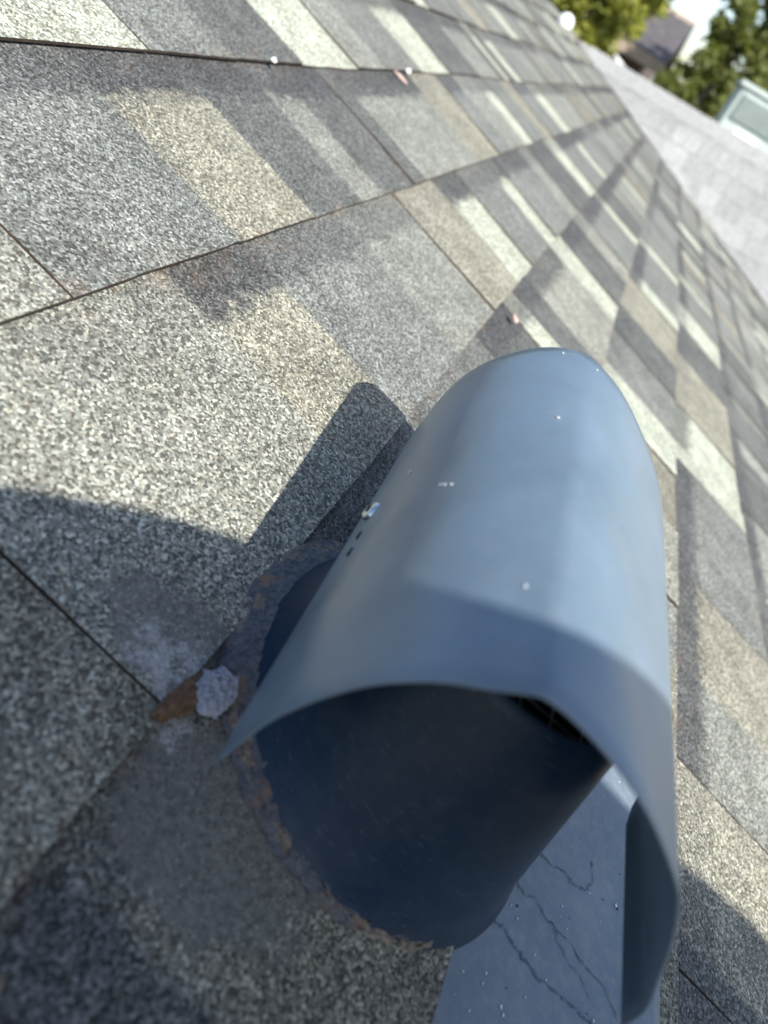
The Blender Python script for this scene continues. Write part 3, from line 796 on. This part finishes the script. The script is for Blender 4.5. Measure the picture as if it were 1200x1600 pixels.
def tree(x, y, trunk_h, clumps, mat, label, leaves, leaf, seed):
    rr = random.Random(seed)
    r = empty('tree', Matrix.Translation((x, y, GZ))); tag(r, label, 'tree', None)
    bm = bmesh.new()
    tube(bm, [(0, 0, -.1), (.05, .03, trunk_h * .5), (0, .05, trunk_h)], [.20, .15, .11], 10)
    for (cx, cy, cz, cr) in clumps:
        tube(bm, [(0, .05, trunk_h * .85), (cx * .5, cy * .5, (trunk_h + cz) * .52), (cx, cy, cz)], [.09, .06, .02], 6)
    from_bm('trunk', bm, M_BARK, r, True)
    V = []; F = []
    tot = sum(c[3] ** 2 for c in clumps)
    for (cx, cy, cz, cr) in clumps:
        for s in range(max(6, int(34 * cr))):          # sub-clumps with gaps between them
            d = Vector((rr.gauss(0, 1), rr.gauss(0, 1), rr.gauss(0, 1))).normalized() * cr * rr.uniform(.45, 1.0)
            c0 = Vector((cx, cy, cz)) + d; r2 = cr * rr.uniform(.20, .36)
            for q in range(int(leaves * cr ** 2 / tot / max(6, int(34 * cr)))):
                p = c0 + Vector((rr.gauss(0, .5), rr.gauss(0, .5), rr.gauss(0, .42))) * r2
                u = Vector((rr.gauss(0, 1), rr.gauss(0, 1), rr.gauss(0, .6))).normalized(); w_ = u.orthogonal().normalized()
                w_ = (Matrix.Rotation(rr.uniform(0, 6.28), 3, u) @ w_); l_ = leaf * rr.uniform(.6, 1.3)
                i = len(V); V += [p - u * l_, p + w_ * l_ * .45, p + u * l_, p - w_ * l_ * .45]; F.append((i, i+1, i+2, i+3))
    o = mesh_obj('crown', V, F, mat, r)
    return r
tree(11.6, 1.95, 2.2, [(0, -.50, 3.85, .5), (.2, .1, 3.95, .7), (.1, .5, 3.4, .8), (.3, -.35, 4.15, .5), (.4, .9, 4.4, .9), (0, .05, 3.0, .5), (.2, .6, 5.0, .8), (0, 1.6, 3.7, .8), (0, -1.0, 4.0, .42), (.1, -.95, 4.6, .5), (0, -.62, 3.5, .35)], M_LEAF_Y, 'bright yellow green bushy tree behind the round white cap', 34000, .062, 4)
tree(14.2, -.95, 2.6, [(0, .55, 3.55, .42), (.2, .35, 4.15, .55), (-.2, -.1, 3.7, .6), (0, -.45, 4.4, .75), (.3, .1, 5.0, .7), (0, -.9, 3.6, .7), (.2, -1.3, 4.6, .9), (.3, -.3, 5.7, .8), (-.2, .2, 3.2, .4), (0, .72, 4.45, .40), (0, .60, 3.95, .34), (.1, .80, 4.95, .42)], M_LEAF_G, 'tall dark olive tree standing behind the pale green cooler', 30000, .070, 9)
tree(21.0, -6.0, 2.8, [(0, 0, 4, 1.4), (.5, 1, 4.8, 1.1), (0, -1, 4.4, 1.2), (.2, .2, 5.6, 1.0)], M_LEAF_G, 'round olive tree far to the right behind the pale ridge', 6000, .13, 12)
tree(20.0, 7.5, 2.8, [(0, 0, 4, 1.4), (.5, 1, 4.8, 1.1), (0, -1, 4.4, 1.2), (.2, .2, 5.6, 1.0)], M_LEAF_Y, 'yellow green tree far to the left behind the grey roof', 6000, .13, 13)

tree(13.2, -.25, 2.4, [(0, .28, 3.15, .32), (.1, -.1, 3.2, .42), (0, -.5, 3.25, .45), (.2, .1, 2.8, .5), (0, .40, 3.42, .26), (.1, .12, 3.55, .32), (0, -.2, 3.75, .4)], M_LEAF_G, 'low olive green bush filling the gap left of the pale cooler', 12000, .055, 21)

# ------------------------------------------------------------------ the photographer, behind the camera on the roof
def skin_body(name, joints, bones, mat, parent, sub=2):
    me = bpy.data.meshes.new(name); me.from_pydata([j[0] for j in joints], bones, []); me.update()
    o = bpy.data.objects.new(name, me); col.objects.link(o); o.parent = parent
    md = o.modifiers.new('skin', 'SKIN'); md.use_smooth_shade = True
    if not me.skin_vertices: 
        bpy.context.view_layer.objects.active = o
    for v_, j in zip(me.skin_vertices[0].data, joints): v_.radius = (j[1], j[1] if len(j) < 3 else j[2])
    me.skin_vertices[0].data[0].use_root = True
    ss = o.modifiers.new('smooth', 'SUBSURF'); ss.levels = sub; ss.render_levels = sub
    me.materials.append(mat)
    return o
M_SHIRT = simple('dark blue work shirt', (.03, .045, .09), .9)
M_TROU = simple('khaki trousers', (.16, .13, .09), .9)
M_SKINM = simple('skin', (.42, .26, .19), .6, var=.08)
M_PHONE = simple('black phone case', (.015, .015, .017), .4)
man = empty('person', ROOF @ Matrix.Translation((-.70, -.62, 0)))
tag(man, 'person in dark blue shirt kneeling on the roof and leaning forward with a phone', 'person')
MO = Vector((-.70, -.62, 0))
def J(a, b, n, r): return (tuple(Vector((a, b, n)) - MO), r)
PEL = J(-.70, -.66, .30, .150)
LS, RS = (-.222, -.395, .620), (-.27, -.82, .64)
body_j = [PEL, J(-.60, -.64, .44, .135), J(-.42, -.61, .56, .150), J(-.265, -.62, .655, .100), J(-.22, -.75, .71, .058),
          J(*LS, .082), J(-.160, -.20, .460, .072), J(-.150, -.06, .330, .056), J(-.100, -.045, .245, .044),
          J(*RS, .085), J(-.22, -.48, .44, .085), J(-.155, -.28, .33, .075), J(-.110, -.150, .235, .056)]
body_b = [(0,1),(1,2),(2,3),(3,4),(3,5),(5,6),(6,7),(7,8),(3,9),(9,10),(10,11),(11,12)]
skin_body('shirt', body_j, body_b, M_SHIRT, man)
leg_j = [J(-.70, -.66, .27, .145), J(-.66, -.53, .24, .11), J(-.42, -.48, .10, .075), J(-.44, -.48, .060, .06), J(-.80, -.50, .055, .045), J(-.66, -.80, .24, .11), J(-.44, -.86, .10, .075), J(-.46, -.86, .060, .06), J(-.82, -.84, .055, .045)]
skin_body('trousers', leg_j, [(0,1),(1,2),(2,3),(3,4),(0,5),(5,6),(6,7),(7,8)], M_TROU, man)
for y in (-.50, -.84):
    skin_body('boot', [J(-.83, y, .05, .045), J(-.92, y, .055, .042), J(-.95, y, .12, .03)], [(0,1),(1,2)], M_PHONE, man)
# head: cranium, jaw, nose, ears
bm = bmesh.new(); bmesh.ops.create_uvsphere(bm, u_segments=24, v_segments=16, radius=1)
hd_f = Vector((.75, .35, -.55)).normalized(); hd_s = hd_f.cross(Vector((0, .2, 1))).normalized(); hd_u = hd_s.cross(hd_f)
HC = Vector((-.17, -.87, .82))
for v_ in bm.verts:
    x, y, z = v_.co
    jaw = max(0, -z)
    fx = x * .098 * (1 - .10 * jaw) + (.012 * jaw if x > 0 else -.01 * jaw)
    sy = y * .076 * (1 - .25 * jaw)
    uz = z * (.115 if z > 0 else .125)
    if x > .85 and abs(z + .08) < .25: fx += .018 * (1 - abs(z + .08) / .25) * (1 - min(1, abs(y) / .3))
    if abs(y) > .93: sy *= 1.12
    v_.co = HC - MO + hd_f * fx + hd_s * sy + hd_u * uz
from_bm('head', bm, M_SKINM, man, True)
bm = bmesh.new(); bmesh.ops.create_uvsphere(bm, u_segments=24, v_segments=16, radius=1)
bmesh.ops.delete(bm, geom=[v_ for v_ in bm.verts if v_.co.z < -.1 or (v_.co.x > .72 and v_.co.z < .55)], context='VERTS')
for v_ in bm.verts: v_.co = HC - MO + hd_f * v_.co.x * .104 + hd_s * v_.co.y * .082 + hd_u * (v_.co.z * .121)
from_bm('hair', bm, simple('dark brown hair', (.03, .02, .015), .7), man, True)
# hand holding the phone: palm, four bent fingers and a thumb
hj = [J(-.092, -.045, .248, .026), J(-.062, -.050, .205, .030), J(-.046, -.052, .182, .026)]
hb = [(0, 1), (1, 2)]
for q, (db, ln) in enumerate(((-.028, .9), (-.010, 1.0), (.010, .95), (.027, .78))):
    i = len(hj); hj += [J(-.050, -.052 + db, .176, .0088), J(-.040 - .012 * ln, -.056 + db, .150, .0080), J(-.070 - .01 * ln, -.056 + db, .136, .0072)]
    hb += [(2, i), (i, i + 1), (i + 1, i + 2)]
i = len(hj); hj += [J(-.068, -.015, .205, .0105), J(-.078, .008, .178, .0092), J(-.086, .010, .156, .0082)]; hb += [(1, i), (i, i + 1), (i + 1, i + 2)]
skin_body('hand', hj, hb, M_SKINM, man)
# the phone just behind the lens
rr_, ru_, rf_ = (ROOF.inverted().to_3x3() @ q for q in (right, up, fwd))
ph_m = Matrix((rr_, ru_, rf_)).transposed().to_4x4(); ph_c = Vector((0, 0, CAM_H)) - rf_ * .014 - ru_ * .052 - rr_ * .022
ph = empty('phone', ROOF @ Matrix.Translation(ph_c) @ ph_m)
tag(ph, 'black phone held behind the camera by the kneeling person', 'phone')
bm = bmesh.new(); box_bm(bm, -.036, .036, -.074, .074, -.004, .004); bmesh.ops.bevel(bm, geom=bm.edges[:], offset=.003, segments=2, affect='EDGES'); from_bm('body', bm, M_PHONE, ph)
bm = bmesh.new(); box_bm(bm, -.033, .033, -.070, .070, -.0046, -.0041); from_bm('screen', bm, simple('phone screen glass', (.02, .025, .03), .08), ph)
